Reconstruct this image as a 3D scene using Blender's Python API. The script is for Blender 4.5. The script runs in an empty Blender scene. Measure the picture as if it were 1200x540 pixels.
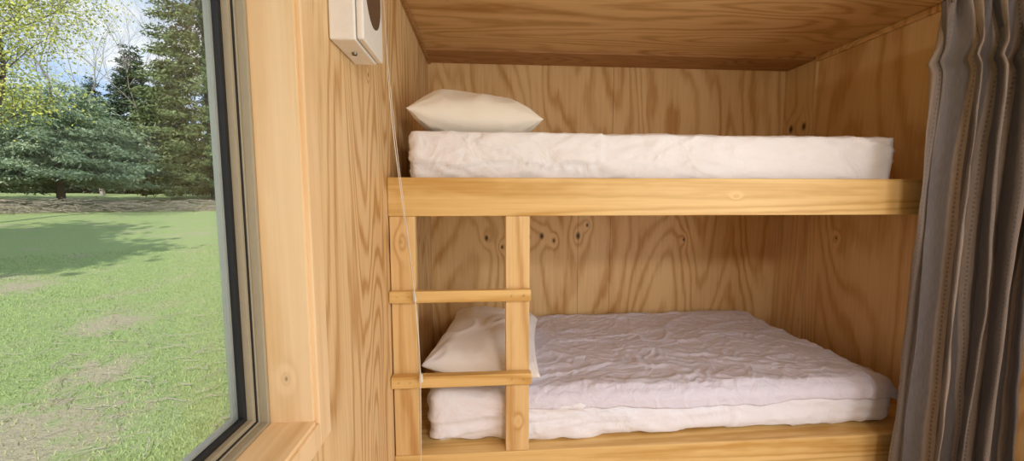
import bpy, bmesh, math, random
import numpy as np
from mathutils import Vector, noise, Matrix

random.seed(7); np.random.seed(7)
S = bpy.context.scene
COL = S.collection
CZ = 1.38           # eye height

# ------------------------------------------------------------------ helpers
def link(o, parent=None):
    COL.objects.link(o)
    if parent: o.parent = parent
    return o

def empty(name):
    e = bpy.data.objects.new(name, None)
    e.empty_display_size = 0.1
    return link(e)

def boxes(name, lst, mat, bevel=0.002, parent=None, seg=2):
    bm = bmesh.new()
    for (a, b) in lst:
        r = bmesh.ops.create_cube(bm, size=1.0)
        c = [(a[i]+b[i])/2 for i in range(3)]; d = [abs(b[i]-a[i]) for i in range(3)]
        for v in r['verts']:
            v.co = Vector((c[i]+v.co[i]*d[i] for i in range(3)))
    if bevel > 0:
        bmesh.ops.bevel(bm, geom=bm.edges[:], offset=bevel, segments=seg, affect='EDGES', profile=0.6)
    me = bpy.data.meshes.new(name); bm.to_mesh(me); bm.free()
    me.materials.append(mat)
    return link(bpy.data.objects.new(name, me), parent)

def fast_mesh(name, V, k, mat, parent=None, smooth=False):
    """V: (N*k,3) unshared verts, polygons of k verts"""
    V = np.asarray(V, dtype=np.float32).reshape(-1, 3)
    n = len(V)//k
    me = bpy.data.meshes.new(name)
    me.vertices.add(len(V)); me.vertices.foreach_set('co', V.ravel())
    me.loops.add(len(V)); me.loops.foreach_set('vertex_index', np.arange(len(V), dtype=np.int32))
    me.polygons.add(n)
    me.polygons.foreach_set('loop_start', np.arange(0, len(V), k, dtype=np.int32))
    me.update(calc_edges=True); me.validate()
    for m in (mat if isinstance(mat, list) else [mat]): me.materials.append(m)
    return link(bpy.data.objects.new(name, me), parent)

def grid_mesh(name, P, nu, nv, mat, parent=None, uv=None, closed_u=False):
    faces = []
    for i in range(nu-1 if not closed_u else nu):
        for j in range(nv-1):
            i2 = (i+1) % nu
            faces.append((i*nv+j, i2*nv+j, i2*nv+j+1, i*nv+j+1))
    me = bpy.data.meshes.new(name); me.from_pydata([tuple(p) for p in P], [], faces)
    me.polygons.foreach_set('use_smooth', [True]*len(me.polygons))
    if uv is not None:
        l = me.uv_layers.new(name='UVMap')
        for lp in me.loops: l.data[lp.index].uv = uv[lp.vertex_index]
    me.materials.append(mat)
    return link(bpy.data.objects.new(name, me), parent)

def tube_segs(segs, sides=5):
    """list of (p0,p1,r0,r1)-> quads"""
    out = []
    for p0, p1, r0, r1 in segs:
        p0 = Vector(p0); p1 = Vector(p1); d = (p1-p0)
        if d.length < 1e-6: continue
        d.normalize()
        a = d.orthogonal().normalized(); b = d.cross(a)
        ring = [(a*math.cos(2*math.pi*i/sides)+b*math.sin(2*math.pi*i/sides)) for i in range(sides)]
        for i in range(sides):
            j = (i+1) % sides
            out += [p0+ring[i]*r0, p0+ring[j]*r0, p1+ring[j]*r1, p1+ring[i]*r1]
    return np.array([tuple(v) for v in out])

# ------------------------------------------------------------------ materials
def newmat(name):
    m = bpy.data.materials.new(name); m.use_nodes = True
    nt = m.node_tree; bs = nt.nodes['Principled BSDF']
    return m, nt, bs

def plain(name, col, rough=0.6, metal=0.0, bump=0.0, bscale=60):
    m, nt, bs = newmat(name)
    N = nt.nodes; L = nt.links
    nz = N.new('ShaderNodeTexNoise'); nz.inputs['Scale'].default_value = bscale; nz.inputs['Detail'].default_value = 3
    tc = N.new('ShaderNodeTexCoord'); L.new(tc.outputs['Object'], nz.inputs['Vector'])
    mx = N.new('ShaderNodeMix'); mx.data_type = 'RGBA'
    mx.inputs['A'].default_value = (*[c*0.93 for c in col], 1); mx.inputs['B'].default_value = (*[min(1, c*1.05) for c in col], 1)
    L.new(nz.outputs['Fac'], mx.inputs['Factor']); L.new(mx.outputs['Result'], bs.inputs['Base Color'])
    bs.inputs['Roughness'].default_value = rough; bs.inputs['Metallic'].default_value = metal
    if bump:
        bp = N.new('ShaderNodeBump'); bp.inputs['Strength'].default_value = bump; bp.inputs['Distance'].default_value = 0.004
        L.new(nz.outputs['Fac'], bp.inputs['Height']); L.new(bp.outputs['Normal'], bs.inputs['Normal'])
    return m

def wood(name, axis, light, dark, across=3.2, along=0.45, rings=40, contrast=0.7, knots=(), rough=0.5, seed=0.0, kscale=0.6, tone=0.8):
    m, nt, bs = newmat(name)
    N = nt.nodes; L = nt.links
    def math_(op, a=None, b=None, **k):
        n = N.new('ShaderNodeMath'); n.operation = op
        for i, v in enumerate((a, b)):
            if v is None: continue
            if isinstance(v, (int, float)): n.inputs[i].default_value = v
            else: L.new(v, n.inputs[i])
        if k.get('clamp'): n.use_clamp = True
        return n.outputs[0]
    tc = N.new('ShaderNodeTexCoord')
    mp = N.new('ShaderNodeMapping'); sc = [across]*3; sc[axis] = along
    mp.inputs['Scale'].default_value = sc; mp.inputs['Location'].default_value = (seed, seed*1.7, seed*0.6)
    L.new(tc.outputs['Object'], mp.inputs['Vector'])
    nz = N.new('ShaderNodeTexNoise'); nz.inputs['Scale'].default_value = 1.0
    nz.inputs['Detail'].default_value = 2.5; nz.inputs['Roughness'].default_value = 0.28; nz.inputs['Distortion'].default_value = 0.5
    L.new(mp.outputs['Vector'], nz.inputs['Vector'])
    mpw = N.new('ShaderNodeMapping'); sc = [40.0]*3; sc[axis] = 9.0; mpw.inputs['Scale'].default_value = sc
    L.new(tc.outputs['Object'], mpw.inputs['Vector'])
    nw = N.new('ShaderNodeTexNoise'); nw.inputs['Scale'].default_value = 1; nw.inputs['Detail'].default_value = 1
    L.new(mpw.outputs['Vector'], nw.inputs['Vector'])
    field = math_('ADD', math_('MULTIPLY', nz.outputs['Fac'], float(rings)), math_('MULTIPLY', nw.outputs['Fac'], 0.7))
    dark_k = None
    for kp in knots:
        sub = N.new('ShaderNodeVectorMath'); sub.operation = 'SUBTRACT'
        L.new(tc.outputs['Object'], sub.inputs[0]); sub.inputs[1].default_value = kp[:3]
        mu = N.new('ShaderNodeVectorMath'); mu.operation = 'MULTIPLY'
        s = [1.0]*3; s[axis] = kscale; mu.inputs[1].default_value = s
        L.new(sub.outputs[0], mu.inputs[0])
        ln = N.new('ShaderNodeVectorMath'); ln.operation = 'LENGTH'; L.new(mu.outputs[0], ln.inputs[0])
        r = kp[3]
        q = math_('DIVIDE', ln.outputs['Value'], r*4.2)
        g = math_('POWER', 2.718, math_('MULTIPLY', math_('MULTIPLY', q, q), -1.0))
        field = math_('ADD', field, math_('MULTIPLY', g, 2.8))
        k = math_('DIVIDE', ln.outputs['Value'], r)
        k = math_('SUBTRACT', 1.5, k, clamp=True)
        dark_k = k if dark_k is None else math_('MAXIMUM', dark_k, k)
    sn = math_('SINE', math_('MULTIPLY', field, 3.0))
    sn = math_('MULTIPLY_ADD', sn, 0.5); sn.node.inputs[2].default_value = 0.5
    sn = math_('POWER', sn, 2.6)
    mp2 = N.new('ShaderNodeMapping'); sc = [130.0]*3; sc[axis] = 3.0; mp2.inputs['Scale'].default_value = sc
    L.new(tc.outputs['Object'], mp2.inputs['Vector'])
    n2 = N.new('ShaderNodeTexNoise'); n2.inputs['Scale'].default_value = 1; n2.inputs['Detail'].default_value = 2
    L.new(mp2.outputs['Vector'], n2.inputs['Vector'])
    mp3 = N.new('ShaderNodeMapping'); sc = [5.0]*3; sc[axis] = 0.7; mp3.inputs['Scale'].default_value = sc
    mp3.inputs['Location'].default_value = (seed+3, 2, seed)
    L.new(tc.outputs['Object'], mp3.inputs['Vector'])
    n3 = N.new('ShaderNodeTexNoise'); n3.inputs['Scale'].default_value = 1; n3.inputs['Detail'].default_value = 3
    L.new(mp3.outputs['Vector'], n3.inputs['Vector'])
    n4 = math_('MULTIPLY_ADD', n3.outputs['Fac'], 1.2); n4.node.inputs[2].default_value = 0.15
    f = math_('MULTIPLY', math_('MULTIPLY', sn, n4), contrast)
    f = math_('ADD', f, math_('MULTIPLY', math_('SUBTRACT', n2.outputs['Fac'], 0.5), 0.75))
    f = math_('ADD', f, math_('MULTIPLY', math_('SUBTRACT', n3.outputs['Fac'], 0.38), tone), clamp=True)
    mx = N.new('ShaderNodeMix'); mx.data_type = 'RGBA'
    mx.inputs['A'].default_value = (*light, 1); mx.inputs['B'].default_value = (*dark, 1)
    L.new(f, mx.inputs['Factor'])
    out = mx.outputs['Result']
    if dark_k is not None:
        m2 = N.new('ShaderNodeMix'); m2.data_type = 'RGBA'; L.new(out, m2.inputs['A'])
        m2.inputs['B'].default_value = (0.085, 0.038, 0.013, 1)
        L.new(math_('MULTIPLY', dark_k, 1.0, clamp=True), m2.inputs['Factor']); out = m2.outputs['Result']
    L.new(out, bs.inputs['Base Color'])
    bs.inputs['Roughness'].default_value = rough
    bs.inputs['Specular IOR Level'].default_value = 0.35
    bp = N.new('ShaderNodeBump'); bp.inputs['Strength'].default_value = 0.15; bp.inputs['Distance'].default_value = 0.002
    L.new(n2.outputs['Fac'], bp.inputs['Height']); L.new(bp.outputs['Normal'], bs.inputs['Normal'])
    return m

YB, XL, XR, YF = 2.42, -0.354, 1.99, -1.9      # back wall, left, right, wall behind camera
CEIL = CZ+0.84

PLY_L, PLY_D = (0.82, 0.56, 0.27), (0.56, 0.285, 0.085)
m_wall_l = wood('ply_left', 2, (0.79, 0.56, 0.30), (0.50, 0.27, 0.095), seed=1.3, across=4.5, along=.6, contrast=.9, knots=[(XL, 1.2, 1.75, .004)])
m_wall_b = wood('ply_back', 2, PLY_L, PLY_D, seed=4.1, across=2.4, along=.6, rings=30, contrast=.85, knots=[
    (0.27, YB, 1.125, .011), (0.36, YB, 1.13, .012), (0.44, YB, 1.10, .007), (0.60, YB, 1.13, .013),
    (0.00, YB, 1.12, .010), (0.10, YB, 1.06, .007), (0.66, YB, 1.20, .007), (1.32, YB, 1.10, .007)])
m_wall_r = wood('ply_right', 2, PLY_L, PLY_D, seed=8.8, across=2.6, along=.6, rings=32, knots=[(XR, 2.0, 1.15, .005)])
m_stud = wood('pine_stud', 2, (0.80, 0.56, 0.28), (0.60, 0.34, 0.12), seed=2.2, across=9, rings=16,
    knots=[(XR-.02, 2.35, 1.82, .014), (XR-.02, 2.25, 1.82, .013)])
m_ceil = wood('ply_ceiling', 0, (0.84, 0.56, 0.27), (0.54, 0.28, 0.09), seed=6.0, across=3.0, along=.6, contrast=.85)
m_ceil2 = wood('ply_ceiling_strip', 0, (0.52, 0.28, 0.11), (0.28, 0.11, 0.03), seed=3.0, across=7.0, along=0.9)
m_floor = wood('ply_floor', 1, (0.6, 0.42, 0.25), (0.42, 0.26, 0.13), seed=9.0)
m_rail = wood('pine_rail', 0, (0.80, 0.55, 0.23), (0.57, 0.32, 0.085), seed=5.5, across=8, along=0.3, rings=16, contrast=.85,
    knots=[(0.95, 1.37, 1.385, .003)], rough=0.4)
m_post = wood('pine_post', 2, (0.80, 0.56, 0.27), (0.56, 0.31, 0.11), seed=7.5, across=8, along=0.5, rings=14, rough=0.42, contrast=.85,
    knots=[(-0.31, 1.37, 1.22, .007), (.12, 1.37, .52, .004)])
m_trim = wood('pine_trim', 2, (0.84, 0.61, 0.36), (0.70, 0.45, 0.21), seed=0.4, across=8, rings=9, rough=0.45, contrast=.7,
    knots=[(-.40, .752, 1.02, .0035)])
m_trimy = wood('pine_sill', 1, (0.84, 0.60, 0.34), (0.68, 0.43, 0.19), seed=1.4, across=9, rings=10, rough=0.45, contrast=.7)

m_bronze = plain('bronze_aluminium', (0.36, 0.31, 0.215), 0.5, 0.0)
m_alu_light = plain('light_aluminium', (0.50, 0.49, 0.45), 0.45, 0.0)
m_rubber = plain('black_rubber', (0.012, 0.013, 0.015), 0.55)
m_plastic = plain('white_plastic', (0.82, 0.81, 0.78), 0.35)
m_dark = plain('reflection_dark', (0.09, 0.06, 0.045), 0.25)  # dark reflection on the heater cover, put into the colour
m_cord = plain('cord_white', (0.75, 0.70, 0.62), 0.7)
m_steel = plain('screw_steel', (0.25, 0.22, 0.18), 0.35, 0.8)
m_roof = plain('roof_steel', (0.2, 0.21, 0.2), 0.5)

def fabric(name, c1, c2, scale=7.0, bump=0.5, dist=.012):
    m, nt, bs = newmat(name); N = nt.nodes; L = nt.links
    tc = N.new('ShaderNodeTexCoord')
    nz = N.new('ShaderNodeTexNoise'); nz.inputs['Scale'].default_value = scale; nz.inputs['Detail'].default_value = 6; nz.inputs['Distortion'].default_value = 1.2
    L.new(tc.outputs['Object'], nz.inputs['Vector'])
    mx = N.new('ShaderNodeMix'); mx.data_type = 'RGBA'; mx.inputs['A'].default_value = (*c1, 1); mx.inputs['B'].default_value = (*c2, 1)
    L.new(nz.outputs['Fac'], mx.inputs['Factor']); L.new(mx.outputs['Result'], bs.inputs['Base Color'])
    bp = N.new('ShaderNodeBump'); bp.inputs['Strength'].default_value = bump; bp.inputs['Distance'].default_value = dist
    L.new(nz.outputs['Fac'], bp.inputs['Height']); L.new(bp.outputs['Normal'], bs.inputs['Normal'])
    bs.inputs['Roughness'].default_value = 0.85
    bs.inputs['Sheen Weight'].default_value = 0.2
    return m
m_matt = fabric('white_sheet', (0.84, 0.82, 0.84), (0.89, 0.88, 0.91), 6, 0.8, .022)
m_matt2 = fabric('white_protector', (0.82, 0.81, 0.88), (0.88, 0.87, 0.94), 6, 0.7, .02)
m_sheet = fabric('rumpled_sheet', (0.67, 0.64, 0.75), (0.78, 0.75, 0.86), 14, 0.9, .012)
m_pil = fabric('cream_pillowcase', (0.84, 0.79, 0.70), (0.90, 0.86, 0.78), 8, 0.5)
m_pil2 = fabric('white_pillowcase', (0.84, 0.80, 0.78), (0.90, 0.87, 0.86), 8, 0.5)

# ------------------------------------------------------------------ room shell
W = 0.12
g = 0.0008
WY0, WY1, WZ0, WZ1 = -0.75, 0.75, CZ-0.453, 2.02
XO = XL-0.14
boxes('wall_left', [((XO, WY1, -.05), (XL, 1.385-g, CEIL+.05)), ((XO, 1.385+g, -.05), (XL, YB+W, CEIL+.05)),
                    ((XO, YF-W, -.05), (XL, WY0, CEIL+.05)),
                    ((XO, WY0, -.05), (XL, WY1, WZ0-.003)), ((XO, WY0, WZ1+.003), (XL, WY1, CEIL+.05))], m_wall_l, 0.001)
boxes('wall_back', [((XL, YB, -.05), (0.60, YB+W, 1.42)), ((0.60+2*g, YB, -.05), (0.815, YB+W, 1.42)), ((XL, YB, 1.42), (0.815, YB+W, CEIL+.05)),
                    ((0.815+2*g, YB, -.05), (XR+W, YB+W, CEIL+.05))], m_wall_b, 0.0011)
DY0, DY1, DZ1 = -1.6, 0.7, 2.05
boxes('wall_right', [((XR, DY1, -.05), (XR+W, YB, CEIL+.05)), ((XR, YF-W, -.05), (XR+W, DY0, CEIL+.05)),
                     ((XR, DY0, DZ1), (XR+W, DY1, CEIL+.05))], m_wall_r, 0.001)
boxes('wall_front', [((XL, YF-W, -.05), (XR, YF, CEIL+.05))], m_wall_l, 0.001)
boxes('floor', [((XO, YF-W, -.12), (XR+W, YB+W, 0.0))], m_floor, 0)
boxes('ceiling', [((XO, YF-W, CEIL), (XR+W, 2.22, CEIL+.05))], m_ceil, 0.001)
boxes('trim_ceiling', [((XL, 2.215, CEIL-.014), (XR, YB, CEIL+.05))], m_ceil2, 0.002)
boxes('roof', [((XO-.25, YF-.5, CEIL+.055), (XR+.6, YB+.5, CEIL+.2))], m_roof, 0.005)
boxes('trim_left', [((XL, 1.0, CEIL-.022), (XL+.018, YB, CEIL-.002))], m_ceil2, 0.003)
boxes('trim_right', [((XR-.02, 1.0, CEIL-.03), (XR, 2.20, CEIL-.002))], m_ceil, 0.003)
boxes('trim_corner', [((XR-.02, 2.19, 0.41), (XR, YB, CEIL-.016))], m_stud, 0.003)
boxes('baseboard_right', [((XR-.012, .75, 0), (XR, 1.34, .06))], m_trimy, 0.003)

door = empty('door_1')
fx0, fx1 = XR+.03, XR+.09
boxes('frame', [((fx0, DY0, 0), (fx1, DY0+.06, DZ1)), ((fx0, DY1-.06, 0), (fx1, DY1, DZ1)), ((fx0, DY0, DZ1-.06), (fx1, DY1, DZ1)),
                ((fx0, DY0, 0), (fx1, DY1, .05)), ((fx0, -.49, .05), (fx1, -.43, DZ1-.05))], m_bronze, 0.003, door)

def glassmat():
    m = bpy.data.materials.new('window_glass'); m.use_nodes = True; nt = m.node_tree; N = nt.nodes; L = nt.links
    N.remove(N['Principled BSDF']); o = N['Material Output']
    t = N.new('ShaderNodeBsdfTransparent'); t.inputs['Color'].default_value = (0.97, 0.98, 0.97, 1)
    gl = N.new('ShaderNodeBsdfGlossy'); gl.inputs['Roughness'].default_value = 0.0
    fr = N.new('ShaderNodeFresnel'); fr.inputs['IOR'].default_value = 1.15
    mx = N.new('ShaderNodeMixShader'); L.new(fr.outputs[0], mx.inputs[0]); L.new(t.outputs[0], mx.inputs[1]); L.new(gl.outputs[0], mx.inputs[2])
    L.new(mx.outputs[0], o.inputs['Surface']); return m
m_glass = glassmat()
boxes('glass', [((XR+.055, DY0+.06, .05), (XR+.061, DY1-.06, DZ1-.06))], m_glass, 0, door)

win = empty('window_1')
XA = -0.435
RL = .018
boxes('reveal', [((XA, WY1-.001, WZ0), (XL+.002, WY1+RL, WZ1)), ((XA, WY0-RL, WZ0), (XL+.002, WY0+.001, WZ1)),
                 ((XA, WY0, WZ1-.002), (XL+.002, WY1, WZ1+RL))], m_trim, 0.001, win)
boxes('sill', [((XA, WY0, WZ0-RL), (XL+.006, WY1, WZ0+.002))], m_trimy, 0.002, win)
def ring(x0, x1, o, i, y0=WY0, y1=WY1, z0=WZ0, z1=WZ1):
    return [((x0, y1-i, z0+o), (x1, y1-o, z1-o)), ((x0, y0+o, z0+o), (x1, y0+i, z1-o)),
            ((x0, y0+i, z0+o), (x1, y1-i, z0+i)), ((x0, y0+i, z1-i), (x1, y1-i, z1-o))]
boxes('alu_frame', ring(-.450, XA, 0, .008)+ring(-.484, -.450, 0, .012), m_bronze, 0.0012, win)
boxes('sash_seal', ring(-.4545, -.4515, .012, .0145), m_rubber, 0.0004, win)
boxes('sash', ring(-.4665, -.4545, .012, .022), m_bronze, 0.001, win)
boxes('glazing_seal', ring(-.477, -.4665, .012, .030), m_rubber, 0.0, win)
boxes('sash_bead', ring(-.487, -.4775, .012, .037), m_alu_light, 0.001, win)
boxes('glass', [((-.4765, WY0+.026, WZ0+.026), (-.4725, WY1-.026, WZ1-.026))], m_glass, 0, win)
boxes('outer_flange', ring(-.502, -.495, -.03, .010), m_bronze, 0.001, win)
aw = .058
boxes('trim_1', [((XL, WY1+.006, WZ0-aw), (XL+.012, WY1+aw, WZ1+aw)), ((XL, WY0-aw, WZ0-aw), (XL+.012, WY0-.006, WZ1+aw)),
                 ((XL, WY0-.006, WZ1+.006), (XL+.012, WY1+.006, WZ1+aw)), ((XL, WY0-.006, WZ0-aw), (XL+.012, WY1+.006, WZ0-.006))], m_trim, 0.003)

# ------------------------------------------------------------------ bunk bed
RT = CZ+0.0725; RB = CZ-0.067; LT = CZ-0.982
bunk = empty('bunk_bed')
boxes('upper_rail', [((XL+.001, 1.375, RB), (XR-.001, 1.42, RT))], m_rail, 0.004, bunk, 3)
boxes('upper_platform', [((XL+.001, 1.42, RT-.045), (XR-.022, YB-.002, RT-.031))], m_ceil, 0.001, bunk)
boxes('upper_joists', [((XL+.001+i*.45, 1.42, RB+.01), (XL+.04+i*.45, YB-.002, RT-.046)) for i in range(6)], m_trimy, 0.002, bunk)
boxes('lower_rail', [((XL+.001, 1.375, LT-.14), (XR-.001, 1.42, LT))], m_rail, 0.004, bunk, 3)
boxes('lower_platform', [((XL+.001, 1.42, LT-.02), (XR-.001, YB-.002, LT-.003))], m_rail, 0.001, bunk)
boxes('base_panel', [((XL+.001, 1.40, 0), (XR-.001, 1.415, LT-.141))], m_wall_b, 0.001, bunk)

lad = empty('bunk_ladder')
boxes('post_left', [((XL+.004, 1.378, LT+.0005), (XL+.094, 1.418, RB-.0005))], m_post, 0.004, lad, 3)
boxes('post_right', [((.070, 1.378, LT+.0005), (.160, 1.418, RB-.0005))], m_post, 0.004, lad, 3)
boxes('rung_1', [((XL+.002, 1.352, CZ-.381), (.163, 1.3775, CZ-.338))], m_rail, 0.004, lad, 3)
boxes('rung_2', [((XL+.002, 1.345, CZ-.699), (.165, 1.3775, CZ-.655))], m_rail, 0.004, lad, 3)
sc = []
for z, yy in ((CZ-.36, 1.3515), (CZ-.677, 1.3445)):
    for x in (XL+.03, XL+.07, .09, .135):
        sc.append(((x, yy+.002, z), (x, yy-.001, z), .004, .0035))
fast_mesh('screws', tube_segs(sc, 8), 4, m_steel, lad)

# ------------------------------------------------------------------ mattresses
def rbox(name, lo, hi, r, res, mat, disp):
    lo = Vector(lo); hi = Vector(hi); d = hi-lo
    bm = bmesh.new()
    n = [max(2, int(d[i]/res)) for i in range(3)]
    vmap = {}
    def vert(i, j, k):
        key = (i, j, k)
        if key not in vmap:
            p = Vector((lo[0]+d[0]*i/n[0], lo[1]+d[1]*j/n[1], lo[2]+d[2]*k/n[2]))
            c = Vector([min(max(p[a], lo[a]+r), hi[a]-r) for a in range(3)])
            q = p-c
            nn = q.normalized() if q.length > 1e-9 else Vector((0, 0, 1))
            p = c+nn*r
            p = p+nn*disp(p, nn)
            vmap[key] = bm.verts.new(p)
        return vmap[key]
    def face(a): 
        vs = []
        for v in a:
            if v not in vs: vs.append(v)
        if len(vs) > 2:
            try: bm.faces.new(vs)
            except ValueError: pass
    for i in range(n[0]):
        for j in range(n[1]):
            face([vert(i, j, 0), vert(i, j+1, 0), vert(i+1, j+1, 0), vert(i+1, j, 0)])
            face([vert(i, j, n[2]), vert(i+1, j, n[2]), vert(i+1, j+1, n[2]), vert(i, j+1, n[2])])
    for i in range(n[0]):
        for k in range(n[2]):
            face([vert(i, 0, k), vert(i+1, 0, k), vert(i+1, 0, k+1), vert(i, 0, k+1)])
            face([vert(i, n[1], k), vert(i, n[1], k+1), vert(i+1, n[1], k+1), vert(i+1, n[1], k)])
    for j in range(n[1]):
        for k in range(n[2]):
            face([vert(0, j, k), vert(0, j, k+1), vert(0, j+1, k+1), vert(0, j+1, k)])
            face([vert(n[0], j, k), vert(n[0], j+1, k), vert(n[0], j+1, k+1), vert(n[0], j, k+1)])
    me = bpy.data.meshes.new(name); bm.to_mesh(me); bm.free()
    me.polygons.foreach_set('use_smooth', [True]*len(me.polygons)); me.materials.append(mat)
    return link(bpy.data.objects.new(name, me))

def ridge(p, s, seed=0.0, warp=0.5):
    q = Vector(p)*s+Vector((seed, seed*2, seed*3))
    w = noise.noise_vector(q*0.7)*warp
    return 1-abs(noise.noise(q+w))*2.2

def disp_up(p, n):
    hz = (p.z-(RT-.03))/.22
    k = 0.45 if n.z > .7 else 1.0
    d = 0.004*noise.noise(p*4)
    q = Vector((p.x*6.5+hz*1.8*noise.noise(Vector((p.x*3, 0, 5)))+hz*1.2, p.y*7, p.z*3))
    d += 0.026*noise.noise(q)*max(0, .98-hz)
    # long diagonal drag folds
    r = ridge(Vector((p.x*.9+p.z*2.2, p.y*.8, p.z*1.8)), 4.5, 3.0, 1.1)
    d += 0.022*max(0, r-.6)*k
    r = ridge(Vector((p.x*.9-p.z*2.6, p.y*.8, p.z*1.6)), 9, 8.0, 1.0)
    d += 0.013*max(0, r-.6)*k
    d += 0.006*math.exp(-((hz-.87)/.025)**2)
    if p.x < .45 and n.y < -.5:
        e = .33+.10*abs(math.sin(p.x*9+1)); d += .007 if hz > e else -.003
    return max(-.008, d)
rbox('mattress', (-.288, 1.442, RT-.030), (1.672, 2.33, CZ+.247), .036, .0095, m_matt, disp_up)

def disp_lo(p, n):
    hz = (p.z-LT)/.2
    d = 0.005*noise.noise(p*4+Vector((9, 0, 0)))
    r = ridge(Vector((p.x*.6, p.y, p.z*4.5)), 3.2, 7.0, 1.3)
    d += 0.012*max(0, r-.4)*(0.8 if p.x > .6 else 2.0)
    if n.y < -.3 or n.x > .5:
        r = ridge(Vector((p.x*.9+p.z*2.0, p.y, p.z*1.5)), 6, 2.0, 1.2)
        d += 0.014*max(0, r-.6)
    d += 0.006*noise.noise(Vector((p.x*14, p.y*14, p.z*5)))*(1-hz)
    return max(d, -.002)
rbox('mattress', (-.235, 1.434, LT+.001), (1.755, 2.395, CZ-.785), .05, .0115, m_matt2, disp_lo)

# rumpled sheet over the lower mattress
def bed_sheet():
    x0, x1, yf, yb, zt = .12, 1.762, 1.424, 2.385, CZ-.785+.007
    nu, nv = 250, 160
    P = []
    for i in range(nu):
        u = i/(nu-1)
        for j in range(nv):
            v = j/(nv-1)
            hem = .010+.022*noise.noise(Vector((u*6, 3, 1)))+.018*math.sin(u*3.1)+.007*noise.noise(Vector((u*25, 8, 1)))
            left = x0+.06*noise.noise(Vector((v*4, 7, 2)))+.10*v
            tot = (yb-yf)+hem
            s = v*tot
            R = .05
            xx = left+(x1-left)*u
            t = s-hem; arc = R*math.pi/2
            if t < 0: y = yf; z = zt-R+t
            elif t < arc:
                an = t/R; y = yf+R-R*math.cos(an); z = zt-R+R*math.sin(an)
            else:
                y = yf+R+(t-arc)*1.03; z = zt
            y = min(y, yb)
            dx = x1-xx
            if dx < .06:
                a = 1-dx/.06; z -= .035*a*a
            p = Vector((xx, y, z))
            k = ridge(Vector((xx*.55+y*.35, y*1.2-xx*.30, 0)), 4.0, 2.0, 1.5)
            k2 = ridge(Vector((xx*.8, y*1.1-xx*.3, z)), 12, 5.0, 1.4)
            k3 = noise.noise(Vector((xx*2.2, y*2.2, 4)))
            h = .017*max(0, k-.5)+.009*max(0, k2-.45)+.005*k3+.0015*noise.noise(Vector((xx*40, y*40, z*40)))
            h += .020*math.exp(-((y-2.30)/.06)**2)*(0.5+0.5*math.sin(xx*9))*(1 if xx > .5 else 0)
            h = max(h, -.003)
            if y < yf+.03: p.y -= .001+abs(h)*.4
            else: p.z += h+.004
            P.append(p)
    o = grid_mesh('bed_sheet', P, nu, nv, m_sheet)
    sm = o.modifiers.new('t', 'SOLIDIFY'); sm.thickness = .002; sm.offset = 1
    return o
bed_sheet()

# ------------------------------------------------------------------ pillows
def pillow(name, c, w, l, h, rotz, tilt, mat, seed, ex=.62):
    n = 64; P = []; faces = []
    def pt(u, v, side):
        e = (1-abs(u)**2.4)*(1-abs(v)**2.4)
        hh = max(e, 0)**ex
        x = u*(1-.09*(1-v*v)*abs(u)**3)*w/2; y = v*(1-.09*(1-u*u)*abs(v)**3)*l/2
        z = side*h/2*hh*(1.0 if side > 0 else .8)
        q = Vector((x*7+seed, y*7, side*2))
        wr = .014*noise.noise(q)+.014*max(0, ridge(Vector((x, y, side)), 7, seed, 1.2)-.4)
        cr = math.exp(-((1-abs(u))**2+(1-abs(v))**2)/.15)
        wr += .010*cr*math.sin(math.atan2(1.05-abs(v), 1.05-abs(u))*12)
        z += wr*min(1, hh*1.3)*side
        z += .014*noise.noise(Vector((u*1.5, v*1.5, seed)))
        return Vector((x, y, z))
    idx = {}
    for side in (1, -1):
        for i in range(n+1):
            for j in range(n+1):
                bd = i in (0, n) or j in (0, n)
                if side == -1 and bd: idx[(side, i, j)] = idx[(1, i, j)]; continue
                u = math.sin((i/n-.5)*math.pi)*.35+(i/n*2-1)*.65; v = math.sin((j/n-.5)*math.pi)*.35+(j/n*2-1)*.65
                idx[(side, i, j)] = len(P); P.append(pt(u, v, side))
        for i in range(n):
            for j in range(n):
                f = [idx[(side, i, j)], idx[(side, i+1, j)], idx[(side, i+1, j+1)], idx[(side, i, j+1)]]
                faces.append(f if side > 0 else f[::-1])
    M = Matrix.Translation(c) @ Matrix.Rotation(math.radians(rotz), 4, 'Z') @ Matrix.Rotation(math.radians(tilt[0]), 4, 'X') @ Matrix.Rotation(math.radians(tilt[1]), 4, 'Y')
    me = bpy.data.meshes.new(name); me.from_pydata([tuple(M @ p) for p in P], [], faces)
    me.polygons.foreach_set('use_smooth', [True]*len(faces)); me.materials.append(mat)
    return link(bpy.data.objects.new(name, me))
pillow('pillow', Vector((-.045, 1.68, CZ+.332)), .53, .40, .215, 2, (4, 3), m_pil, 1.0, .54)
pillow('pillow', Vector((.015, 1.80, CZ-.785+.092)), .48, .72, .225, -7, (0, 3), m_pil2, 5.0, .48)

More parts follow.
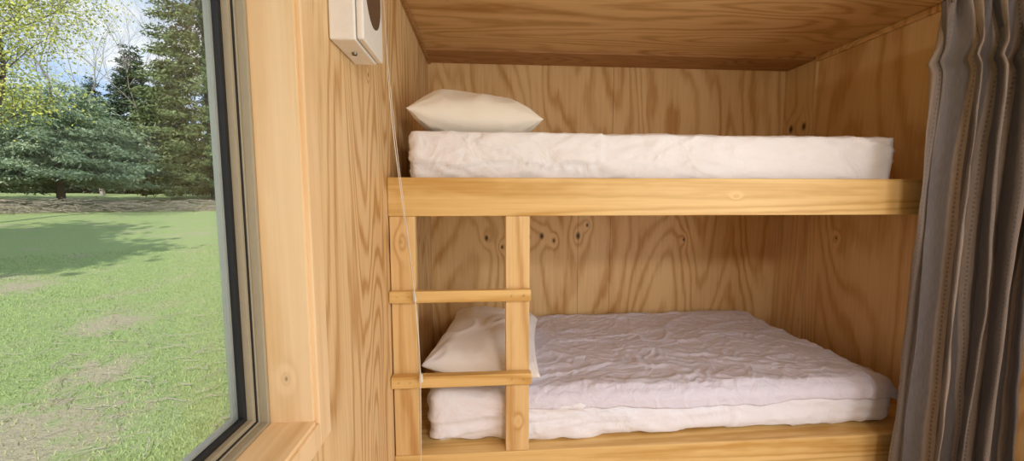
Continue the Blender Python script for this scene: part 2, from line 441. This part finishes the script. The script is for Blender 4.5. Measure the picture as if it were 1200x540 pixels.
# ------------------------------------------------------------------ curtain
def curtainmat():
    m, nt, bs = newmat('striped_curtain'); N = nt.nodes; L = nt.links
    uv = N.new('ShaderNodeUVMap'); uv.uv_map = 'UVMap'
    sx = N.new('ShaderNodeSeparateXYZ'); L.new(uv.outputs['UV'], sx.inputs[0])
    def M(op, a, b=None, c=None):
        n = N.new('ShaderNodeMath'); n.operation = op
        for i, v in enumerate((a, b, c)):
            if v is None: continue
            if isinstance(v, (int, float)): n.inputs[i].default_value = v
            else: L.new(v, n.inputs[i])
        return n.outputs[0]
    fr = M('FRACT', M('MULTIPLY', sx.outputs[0], 6.0))
    cr = N.new('ShaderNodeValToRGB'); cr.color_ramp.interpolation = 'LINEAR'
    el = cr.color_ramp.elements
    A, B, C, D = (.135, .122, .122), (.265, .215, .175), (.080, .070, .068), (.185, .160, .145)
    stops = [(0, A), (.28, A), (.31, B), (.46, B), (.48, C), (.56, C), (.58, B), (.80, B), (.83, D), (.97, D)]
    el[0].position = 0; el[0].color = (*A, 1); el[1].position = 1; el[1].color = (*A, 1)
    for p, c in stops[1:]:
        e = el.new(p); e.color = (*c, 1)
    L.new(fr, cr.inputs[0])
    band = M('LESS_THAN', M('ABSOLUTE', M('SUBTRACT', fr, .385)), .016)
    dash = M('GREATER_THAN', M('FRACT', M('MULTIPLY', sx.outputs[1], 60)), .5)
    band2 = M('LESS_THAN', M('ABSOLUTE', M('SUBTRACT', fr, .90)), .012)
    msk = M('MULTIPLY', M('ADD', band, band2), dash)
    mx = N.new('ShaderNodeMix'); mx.data_type = 'RGBA'; L.new(M('MULTIPLY', msk, .5), mx.inputs['Factor'])
    L.new(cr.outputs[0], mx.inputs['A']); mx.inputs['B'].default_value = (.06, .055, .06, 1)
    mp = N.new('ShaderNodeMapping'); mp.inputs['Scale'].default_value = (300, 30, 1); L.new(uv.outputs['UV'], mp.inputs['Vector'])
    wv = N.new('ShaderNodeTexNoise'); wv.inputs['Scale'].default_value = 1; wv.inputs['Detail'].default_value = 3; L.new(mp.outputs['Vector'], wv.inputs['Vector'])
    m3 = N.new('ShaderNodeMix'); m3.data_type = 'RGBA'; m3.blend_type = 'MULTIPLY'; m3.inputs['Factor'].default_value = .6
    L.new(mx.outputs['Result'], m3.inputs['A']); L.new(M('ADD', wv.outputs['Fac'], .5), m3.inputs['B'])
    L.new(m3.outputs['Result'], bs.inputs['Base Color'])
    bp = N.new('ShaderNodeBump'); bp.inputs['Strength'].default_value = .3; bp.inputs['Distance'].default_value = .002
    L.new(wv.outputs['Fac'], bp.inputs['Height']); L.new(bp.outputs['Normal'], bs.inputs['Normal'])
    bs.inputs['Roughness'].default_value = .8; bs.inputs['Sheen Weight'].default_value = .1
    return m
cur = empty('curtain')
def curtain():
    nu, nv = 280, 110
    P = []; UV = []
    z0, z1 = .02, CZ+.685
    for i in range(nu):
        s = i/(nu-1)
        for j in range(nv):
            t = j/(nv-1); z = z0+(z1-z0)*t
            top = max(0, (t-.90)/.10)
            ph = s*2*math.pi*4.3+1.5*noise.noise(Vector((s*2.2, t*1.1, 1)))+.7*noise.noise(Vector((s*5, t*2.0, 9)))
            amp = (.055+.03*noise.noise(Vector((s*4, t*1.5, 3))))*(1-top*.6)
            lean = .012*noise.noise(Vector((t*2.4, 5, 5)))-.022*(1-t)**1.5+.013-.02*top
            x = 1.572+lean*(1-s)+s*.40+.026*math.sin(2*ph+.6)*(1-top)
            y = 1.235+amp*(math.sin(ph)+.22*math.sin(2*ph+1+2*noise.noise(Vector((s*2, t, 7)))))
            y += .009*noise.noise(Vector((s*16, t*5, 2)))+.005*noise.noise(Vector((s*40, t*14, 4)))
            if top > 0:
                y += .013*math.sin(s*2*math.pi*19)*top; x += .006*math.sin(s*2*math.pi*19+1)*top
            y += .014*math.exp(-((t-.90)/.012)**2)
            P.append((min(x, XR-.012), y, z-.014*top*math.sin(ph*2))); UV.append((s*1.5, z))
    o = grid_mesh('cloth', P, nu, nv, curtainmat(), cur, UV)
    sm = o.modifiers.new('t', 'SOLIDIFY'); sm.thickness = .002
curtain()
boxes('track', [((-.34, 1.225, CEIL-.035), (XR-.003, 1.245, CEIL-.001))], m_alu_light, .003, cur)
boxes('hooks', [((1.58+k*.065, 1.230, CZ+.66), (1.586+k*.065, 1.236, CEIL-.03)) for k in range(6)], m_steel, .001, cur)

# ------------------------------------------------------------------ wall heater box + cord
hb = empty('wall_heater')
bz0, bz1 = CZ+.357, CZ+.66
boxes('casing', [((XL+.001, .909, bz0), (XL+.060, 1.076, bz1))], m_plastic, .006, hb, 3)
boxes('cover', [((XL+.0615, .911, bz0+.003), (XL+.078, 1.074, bz1-.003))], m_plastic, .006, hb, 3)
bm = bmesh.new()  # reflection on the cover, shaped as a dark inset panel
n = 28; yc, zc, ra, rb = .9935, bz0+.145, .062, .085
front = []; back = []
for i in range(n+1):
    a = math.pi+math.pi*i/n
    front.append(bm.verts.new((XL+.0795, yc+ra*math.cos(a), zc+rb*math.sin(a))))
    back.append(bm.verts.new((XL+.076, yc+ra*math.cos(a), zc+rb*math.sin(a))))
for yy in (yc+ra, yc-ra):
    front.append(bm.verts.new((XL+.0795, yy, bz1-.03))); back.append(bm.verts.new((XL+.076, yy, bz1-.03)))
bm.faces.new(front); m_ = len(front)
for i in range(m_): bm.faces.new([front[i], front[(i+1) % m_], back[(i+1) % m_], back[i]])
bm.normal_update()
me = bpy.data.meshes.new('dark_reflection'); bm.to_mesh(me); bm.free(); me.materials.append(m_dark)
link(bpy.data.objects.new('dark_reflection', me), hb)
fast_mesh('dial', tube_segs([((XL+.03, .99, bz0+.001), (XL+.03, .99, bz0-.005), .007, .006)], 16), 4, m_steel, hb)

def curve_obj(name, pts, r, mat, parent=None):
    c = bpy.data.curves.new(name, 'CURVE'); c.dimensions = '3D'; c.bevel_depth = r; c.bevel_resolution = 3
    s = c.splines.new('NURBS'); s.points.add(len(pts)-1); s.order_u = 4; s.use_endpoint_u = True
    for i, p in enumerate(pts): s.points[i].co = (*p, 1)
    c.materials.append(mat)
    return link(bpy.data.objects.new(name, c), parent)
cd = empty('pull_cord')
curve_obj('cord', [(-.335, 1.30, CEIL), (-.330, 1.30, CZ+.66), (-.322, 1.30, CZ+.35), (-.300, 1.31, CZ+.1), (-.275, 1.325, CZ-.15), (-.250, 1.335, CZ-.40), (-.240, 1.330, CZ-.62), (-.243, 1.32, CZ-.9), (-.246, 1.31, CZ-1.10)], .0016, m_cord, cd)
curve_obj('cord_2', [(-.330, 1.295, CEIL), (-.328, 1.295, CZ+.6), (-.312, 1.30, CZ+.3), (-.285, 1.315, CZ+.0), (-.262, 1.325, CZ-.25), (-.245, 1.33, CZ-.5), (-.241, 1.328, CZ-.64)], .0011, m_cord, cd)
fast_mesh('toggle', tube_segs([((-.262, 1.335, CZ-.33), (-.257, 1.337, CZ-.37), .004, .007), ((-.240, 1.330, CZ-.635), (-.241, 1.330, CZ-.665), .005, .009)], 10), 4, m_cord, cd)

# ------------------------------------------------------------------ outside
def gz(x, y):
    d = math.hypot(x, y)
    base = -.42+.067*min(d, 30)+.01*max(0, d-30)
    return base+.05*noise.noise(Vector((x*.35, y*.35, 0)))*min(1, d/6)

DIRT = [(-3.0, 2.4, .75), (-3.3, 3.34, .32), (-4.2, 4.4, .40), (-6.5, 5.6, .45)]
def lawnmat(name, blades=False):
    m, nt, bs = newmat(name); N = nt.nodes; L = nt.links
    tc = N.new('ShaderNodeTexCoord')
    def nz(s, d=4):
        n = N.new('ShaderNodeTexNoise'); n.inputs['Scale'].default_value = s; n.inputs['Detail'].default_value = d
        n.inputs['Roughness'].default_value = .65
        L.new(tc.outputs['Object'], n.inputs['Vector']); return n.outputs['Fac']
    def M(op, a, b=None, cl=False):
        n = N.new('ShaderNodeMath'); n.operation = op; n.use_clamp = cl
        for i, v in enumerate((a, b)):
            if v is None: continue
            if isinstance(v, (int, float)): n.inputs[i].default_value = v
            else: L.new(v, n.inputs[i])
        return n.outputs[0]
    a = nz(28, 6); b = nz(1.3, 8); c = nz(7, 5)
    mx = N.new('ShaderNodeMix'); mx.data_type = 'RGBA'
    if blades:
        mx.inputs['A'].default_value = (.27, .37, .11, 1); mx.inputs['B'].default_value = (.48, .57, .26, 1)
    else:
        mx.inputs['A'].default_value = (.22, .31, .09, 1); mx.inputs['B'].default_value = (.48, .55, .27, 1)
    L.new(a, mx.inputs['Factor'])
    f = M('MULTIPLY', M('SUBTRACT', b, .52), 4.0, True)
    for (px, py, r) in DIRT:
        s = N.new('ShaderNodeVectorMath'); s.operation = 'SUBTRACT'; L.new(tc.outputs['Object'], s.inputs[0]); s.inputs[1].default_value = (px, py, 0)
        q = N.new('ShaderNodeVectorMath'); q.operation = 'MULTIPLY'; L.new(s.outputs[0], q.inputs[0]); q.inputs[1].default_value = (1, 1, 0)
        l = N.new('ShaderNodeVectorMath'); l.operation = 'LENGTH'; L.new(q.outputs[0], l.inputs[0])
        e = M('SUBTRACT', 1.0, M('DIVIDE', l.outputs['Value'], r))
        e = M('ADD', e, M('MULTIPLY', M('SUBTRACT', c, .5), 3.0))
        f = M('MAXIMUM', f, M('MULTIPLY', e, 1.8, True))
    m2 = N.new('ShaderNodeMix'); m2.data_type = 'RGBA'; L.new(mx.outputs['Result'], m2.inputs['A'])
    m2.inputs['B'].default_value = (.48, .39, .29, 1) if not blades else (.47, .48, .25, 1)
    L.new(M('MULTIPLY', f, .8), m2.inputs['Factor'])
    L.new(m2.outputs['Result'], bs.inputs['Base Color']); bs.inputs['Roughness'].default_value = .9
    bs.inputs['Specular IOR Level'].default_value = .1
    if not blades:
        bp = N.new('ShaderNodeBump'); bp.inputs['Strength'].default_value = .8; bp.inputs['Distance'].default_value = .05
        L.new(a, bp.inputs['Height']); L.new(bp.outputs['Normal'], bs.inputs['Normal'])
    return m
nx = 140
P = []
xs = np.sign(np.linspace(-1, 1, nx))*np.abs(np.linspace(-1, 1, nx))**1.8*80
for x in xs:
    for y in xs: P.append((x, y, gz(x, y)))
grid_mesh('lawn_ground', P, nx, nx, lawnmat('lawn'))

n = 90000
az = np.radians(np.random.uniform(28, 70, n)); d = 2.0+9*np.random.rand(n)**1.3
bx = -np.sin(az)*d; by = np.cos(az)*d
keep = (bx < XO-.3)
for (px, py, r) in DIRT:
    keep &= ~((np.hypot(bx-px, by-py) < r*np.random.uniform(.4, 1.2, n)) & (np.random.rand(n) < .8))
bx, by = bx[keep], by[keep]; n = len(bx)
bz = np.array([gz(x, y) for x, y in zip(bx, by)])
th = np.random.uniform(0, math.tau, n); w = np.random.uniform(.003, .006, n); h = np.random.uniform(.012, .036, n)
base = np.stack([bx, by, bz-.004], 1)
sd = np.stack([np.cos(th)*w, np.sin(th)*w, 0*th], 1)
tip = base+np.stack([np.random.normal(0, .012, n), np.random.normal(0, .012, n), h], 1)
V = np.stack([base-sd, base+sd, tip], 1).reshape(-1, 3)
fast_mesh('grass_blades', V, 3, lawnmat('grass_blade', True))

m_bark = plain('bark', (.13, .10, .075), .9, 0, .6, 20)
m_twig = plain('dry_twigs', (.44, .38, .30), .9)
m_birch = plain('pale_branches', (.40, .35, .31), .8)
segs = []
for i in range(230):
    if i % 3: a = math.radians(random.uniform(30, 62)); dd = 2.8+9*random.random()**1.4
    else: a = math.radians(random.uniform(34, 48)); dd = random.uniform(3.6, 6)
    x, y = -math.sin(a)*dd, math.cos(a)*dd
    if x > XO-.4: continue
    t = random.uniform(0, 6.28); l = random.uniform(.04, .17)
    p = Vector((x, y, gz(x, y)+.03)); 
    for k in range(3):
        q = p+Vector((math.cos(t)*l/2, math.sin(t)*l/2, 0)); q.z = gz(q.x, q.y)+.03+random.uniform(0, .012)
        segs.append((p, q, .0035, .002)); p = q; t += random.uniform(-.6, .6)
fast_mesh('fallen_twigs', tube_segs(segs, 4), 4, m_twig)

def leafmat(name, c1, c2, sc=1.2):
    m, nt, bs = newmat(name); N = nt.nodes; L = nt.links
    tc = N.new('ShaderNodeTexCoord')
    n1 = N.new('ShaderNodeTexNoise'); n1.inputs['Scale'].default_value = sc; n1.inputs['Detail'].default_value = 8; n1.inputs['Roughness'].default_value = .7
    L.new(tc.outputs['Object'], n1.inputs['Vector'])
    r = N.new('ShaderNodeValToRGB'); r.color_ramp.elements[0].position = .35; r.color_ramp.elements[1].position = .65
    r.color_ramp.elements[0].color = (*c1, 1); r.color_ramp.elements[1].color = (*c2, 1)
    L.new(n1.outputs['Fac'], r.inputs[0]); L.new(r.outputs[0], bs.inputs['Base Color'])
    bs.inputs['Roughness'].default_value = .8; bs.inputs['Specular IOR Level'].default_value = .15
    return m
m_con = leafmat('conifer_green', (.11, .15, .06), (.27, .32, .15))
m_cond = leafmat('conifer_dark', (.05, .08, .055), (.13, .17, .10))
m_conb = leafmat('conifer_blue', (.22, .30, .19), (.45, .53, .34))
m_spring = leafmat('spring_leaves', (.42, .45, .10), (.68, .66, .20), 2)

def conifer(name, x, y, H, R, n, mat, seed, leaf=.16, z_low=.05, p=0.9, trunk=.14):
    rs = np.random.RandomState(seed)
    tiers = int(H/.42); nb = 11
    k = np.floor(tiers*(1-np.sqrt(rs.rand(n)))).astype(int)
    zz = z_low*H+(1-z_low)*H*(k/tiers)
    b = rs.randint(0, nb, n)
    hsh = np.sin(k*12.9898+b*78.233)*43758.5453; hsh = hsh-np.floor(hsh)
    ang = 2*np.pi*(b+hsh*.9)/nb+k*2.4
    rmax = R*np.power(1-k/tiers, p)*(.75+.4*hsh)+.12
    rr = rmax*np.sqrt(rs.rand(n))
    z = zz+hsh*.4-.22*rr+.10*(rr/ (R+.01))**2*R
    jit = .10+.12*rr/ max(R, .1)
    px = np.cos(ang)*rr+rs.normal(0, 1, n)*jit*.9; py = np.sin(ang)*rr+rs.normal(0, 1, n)*jit*.9
    pz = z+rs.normal(0, 1, n)*.07-.05*np.abs(rs.normal(0, 1, n))
    c = np.stack([px, py, np.maximum(pz, .05)], 1)
    d1 = rs.normal(0, 1, (n, 3)); d1[:, 2] = d1[:, 2]*.5-.5; d1[:, 0] += np.cos(ang); d1[:, 1] += np.sin(ang)
    d1 /= np.linalg.norm(d1, axis=1, keepdims=True)
    d2 = np.cross(d1, rs.normal(0, 1, (n, 3))); d2 /= np.linalg.norm(d2, axis=1, keepdims=True)
    s = leaf*rs.uniform(.6, 1.3, (n, 1))
    V = np.stack([c-d2*s*.22, c+d2*s*.22, c+d1*s], 1).reshape(-1, 3)
    o = fast_mesh(name, V, 3, mat)
    o.location = (x, y, gz(x, y)-.05)
    tr = fast_mesh('trunk', tube_segs([((0, 0, 0), (0, 0, H*.5), trunk, trunk*.6), ((0, 0, H*.5), (0, 0, H*.95), trunk*.6, .02)], 8), 4, m_bark, o)
    return o
def pol(azd, d): a = math.radians(azd); return -math.sin(a)*d, math.cos(a)*d

x, y = pol(34.4, 25); big = conifer('conifer_tree', x, y, 16.0, 3.4, 60000, m_con, 1, .17)
x, y = pol(40.6, 33); dk = conifer('conifer_tree', x, y, 9.0, 2.3, 28000, m_cond, 2, .2)
x, y = pol(46.2, 22.5); bl = conifer('conifer_tree', x, y, 4.9, 3.0, 36000, m_conb, 3, .14, .24, .55, .13)
x, y = pol(51.8, 24); conifer('conifer_tree', x, y, 4.6, 2.8, 26000, m_conb, 4, .14, .2, .55, .12)
def inst(src, azd, d, s, rz, name='conifer_tree'):
    x, y = pol(azd, d); o = bpy.data.objects.new(name, src.data); link(o)
    o.location = (x, y, gz(x, y)-.05); o.scale = (s, s, s*random.uniform(.9, 1.1)); o.rotation_euler[2] = rz
    for c in src.children:
        q = bpy.data.objects.new('trunk', c.data); link(q, o)
for (a, dd, s) in [(43.6, 38, .82), (37.8, 37, 1.0), (46.5, 39, .75), (49.5, 37, .75), (54, 36, .85), (58, 38, 1.0), (32, 34, 1.1), (27, 36, 1.0), (22, 37, 1.1), (64, 36, 1.1), (72, 34, 1.0), (80, 34, 1.1)]:
    inst(dk, a, dd, s, random.uniform(0, 6))
inst(big, 25, 30, .8, 2.0); inst(big, 62, 28, .75, 1.0); inst(big, 74, 28, .9, 4.0)

def branch_tree(name, x, y, H, spread, depth, mat, seed, r0=.13, leafm=None, leaves=0, leafsize=.09, lean=(0, 0), jit=.16):
    rd = random.Random(seed); segs = []; tips = []
    def grow(p, d, l, r, lev):
        steps = 3
        for s in range(steps):
            d = (d+Vector((rd.gauss(0, .13), rd.gauss(0, .13), rd.gauss(0.02, .08)))).normalized()
            q = p+d*l/steps; r2 = r*.85
            segs.append((p, q, r, r2)); p = q; r = r2
            if lev < depth and (lev > 0 or s > 0):
                for _ in range(1 if lev == 0 else 2 if s == steps-1 else 1):
                    sd = (d+Vector((rd.gauss(0, spread), rd.gauss(0, spread), rd.gauss(.05, spread*.5)))).normalized()
                    grow(p, sd, l*rd.uniform(.55, .78), r*.6, lev+1)
            if lev >= depth-1: tips.append(Vector(p))
        if lev < depth: grow(p, d, l*.75, r*.8, lev+1)
    grow(Vector((0, 0, 0)), Vector((lean[0], lean[1], 1)).normalized(), H*.34, r0, 0)
    o = fast_mesh(name, tube_segs(segs, 4), 4, mat); o.location = (x, y, gz(x, y)-.1)
    if leafm and leaves:
        T = np.array([tuple(t) for t in tips]); rs = np.random.RandomState(seed)
        c = T[rs.randint(0, len(T), leaves)]+rs.normal(0, jit, (leaves, 3))
        d1 = rs.normal(0, 1, (leaves, 3)); d1 /= np.linalg.norm(d1, axis=1, keepdims=True)
        d2 = np.cross(d1, rs.normal(0, 1, (leaves, 3))); d2 /= np.linalg.norm(d2, axis=1, keepdims=True)
        s = leafsize*rs.uniform(.5, 1.2, (leaves, 1))
        V = np.stack([c-d1*s*.5, c+d2*s*.35, c+d1*s*.5, c-d2*s*.35], 1).reshape(-1, 3)
        fast_mesh('leaves', V, 4, leafm, o)
    return o
x, y = pol(43.4, 28.0); branch_tree('bare_tree', x, y, 13, .42, 5, m_birch, 11, .10)
x, y = pol(40.4, 27.5); branch_tree('bare_tree', x, y, 13, .40, 5, m_birch, 14, .09)
x, y = pol(52.0, 16.5); branch_tree('spring_tree', x, y, 8.8, .6, 5, m_bark, 21, .12, m_spring, 20000, .075, (0.06, .06), .26)
for (x, y, sd) in [(-7.6, .6, 33), (-12.0, 1.2, 35), (-15.5, 3.0, 37)]:
    branch_tree('shade_tree', x, y, 9.5, .5, 5, m_bark, sd, .2, m_spring, 24000, .28, (0, 0), .3)

segs = []
for i in range(2000):
    a = random.uniform(30, 60); dd = random.uniform(19.0, 20.6)
    x, y = pol(a, dd); z = gz(x, y)+random.random()**2*.4
    t = random.uniform(0, 6.28); l = random.uniform(.2, .7); e = random.uniform(-.25, .25)
    segs.append(((x, y, z), (x+math.cos(t)*l, y+math.sin(t)*l, z+e*l), .012, .005))
fast_mesh('brush_pile', tube_segs(segs, 4), 4, m_twig)

# ------------------------------------------------------------------ world / lights
w = bpy.data.worlds.new('sky'); S.world = w; w.use_nodes = True
nt = w.node_tree; N = nt.nodes; L = nt.links
bg = N['Background']
tc = N.new('ShaderNodeTexCoord'); mp = N.new('ShaderNodeMapping'); mp.inputs['Scale'].default_value = (1.5, 1.5, 4)
L.new(tc.outputs['Generated'], mp.inputs['Vector'])
nz = N.new('ShaderNodeTexNoise'); nz.inputs['Scale'].default_value = 2.2; nz.inputs['Detail'].default_value = 7; nz.inputs['Roughness'].default_value = .6
L.new(mp.outputs['Vector'], nz.inputs['Vector'])
r = N.new('ShaderNodeValToRGB'); r.color_ramp.elements[0].position = .42; r.color_ramp.elements[1].position = .60
r.color_ramp.elements[0].color = (.42, .62, .95, 1); r.color_ramp.elements[1].color = (.95, .97, 1.0, 1)
L.new(nz.outputs['Fac'], r.inputs[0]); L.new(r.outputs[0], bg.inputs['Color']); bg.inputs['Strength'].default_value = 1.15

def sun(dirv, e, col):
    l = bpy.data.lights.new('sun', 'SUN'); l.energy = e; l.angle = .01; l.color = col
    o = bpy.data.objects.new('sun', l); link(o)
    o.rotation_euler = Vector(dirv).to_track_quat('-Z', 'Y').to_euler()
sun((-.10, .75, -.66), 4.0, (1, .95, .88))

def area(name, loc, dirv, sx, sy, e, col):
    l = bpy.data.lights.new(name, 'AREA'); l.shape = 'RECTANGLE'; l.size = sx; l.size_y = sy; l.energy = e; l.color = col
    o = bpy.data.objects.new(name, l); link(o); o.location = loc
    o.rotation_euler = Vector(dirv).to_track_quat('-Z', 'Z').to_euler(); return o
area('door_fill', (XR-.02, -.45, 1.1), (-1, .5, 0), 2.0, 1.8, 38, (.92, .96, 1))  # added area lamp just inside the unseen door, boosts its daylight
cl = empty('fill_fixture')  # added fixture behind the camera, carries the interior fill
boxes('housing', [((.45, -1.1, CEIL-.04), (1.05, -.5, CEIL-.001))], m_plastic, .008, cl)
area('ceiling_fill', (.75, -.8, CEIL-.05), (0, 0.5, -1), .5, .5, 38, (1, .98, .95))  # added fill lamp, balances the interior against the bright outdoors

# ------------------------------------------------------------------ camera
cam = bpy.data.cameras.new('camera'); cam.sensor_width = 36; cam.lens = 13.2; cam.clip_start = .02; cam.clip_end = 500
co = bpy.data.objects.new('camera', cam); link(co)
co.location = (0, 0, CZ); co.rotation_euler = (math.radians(85.0), 0, math.radians(-3.9))
S.camera = co
S.view_settings.view_transform = 'Standard'
S.view_settings.look = 'None'
S.view_settings.exposure = 0.0
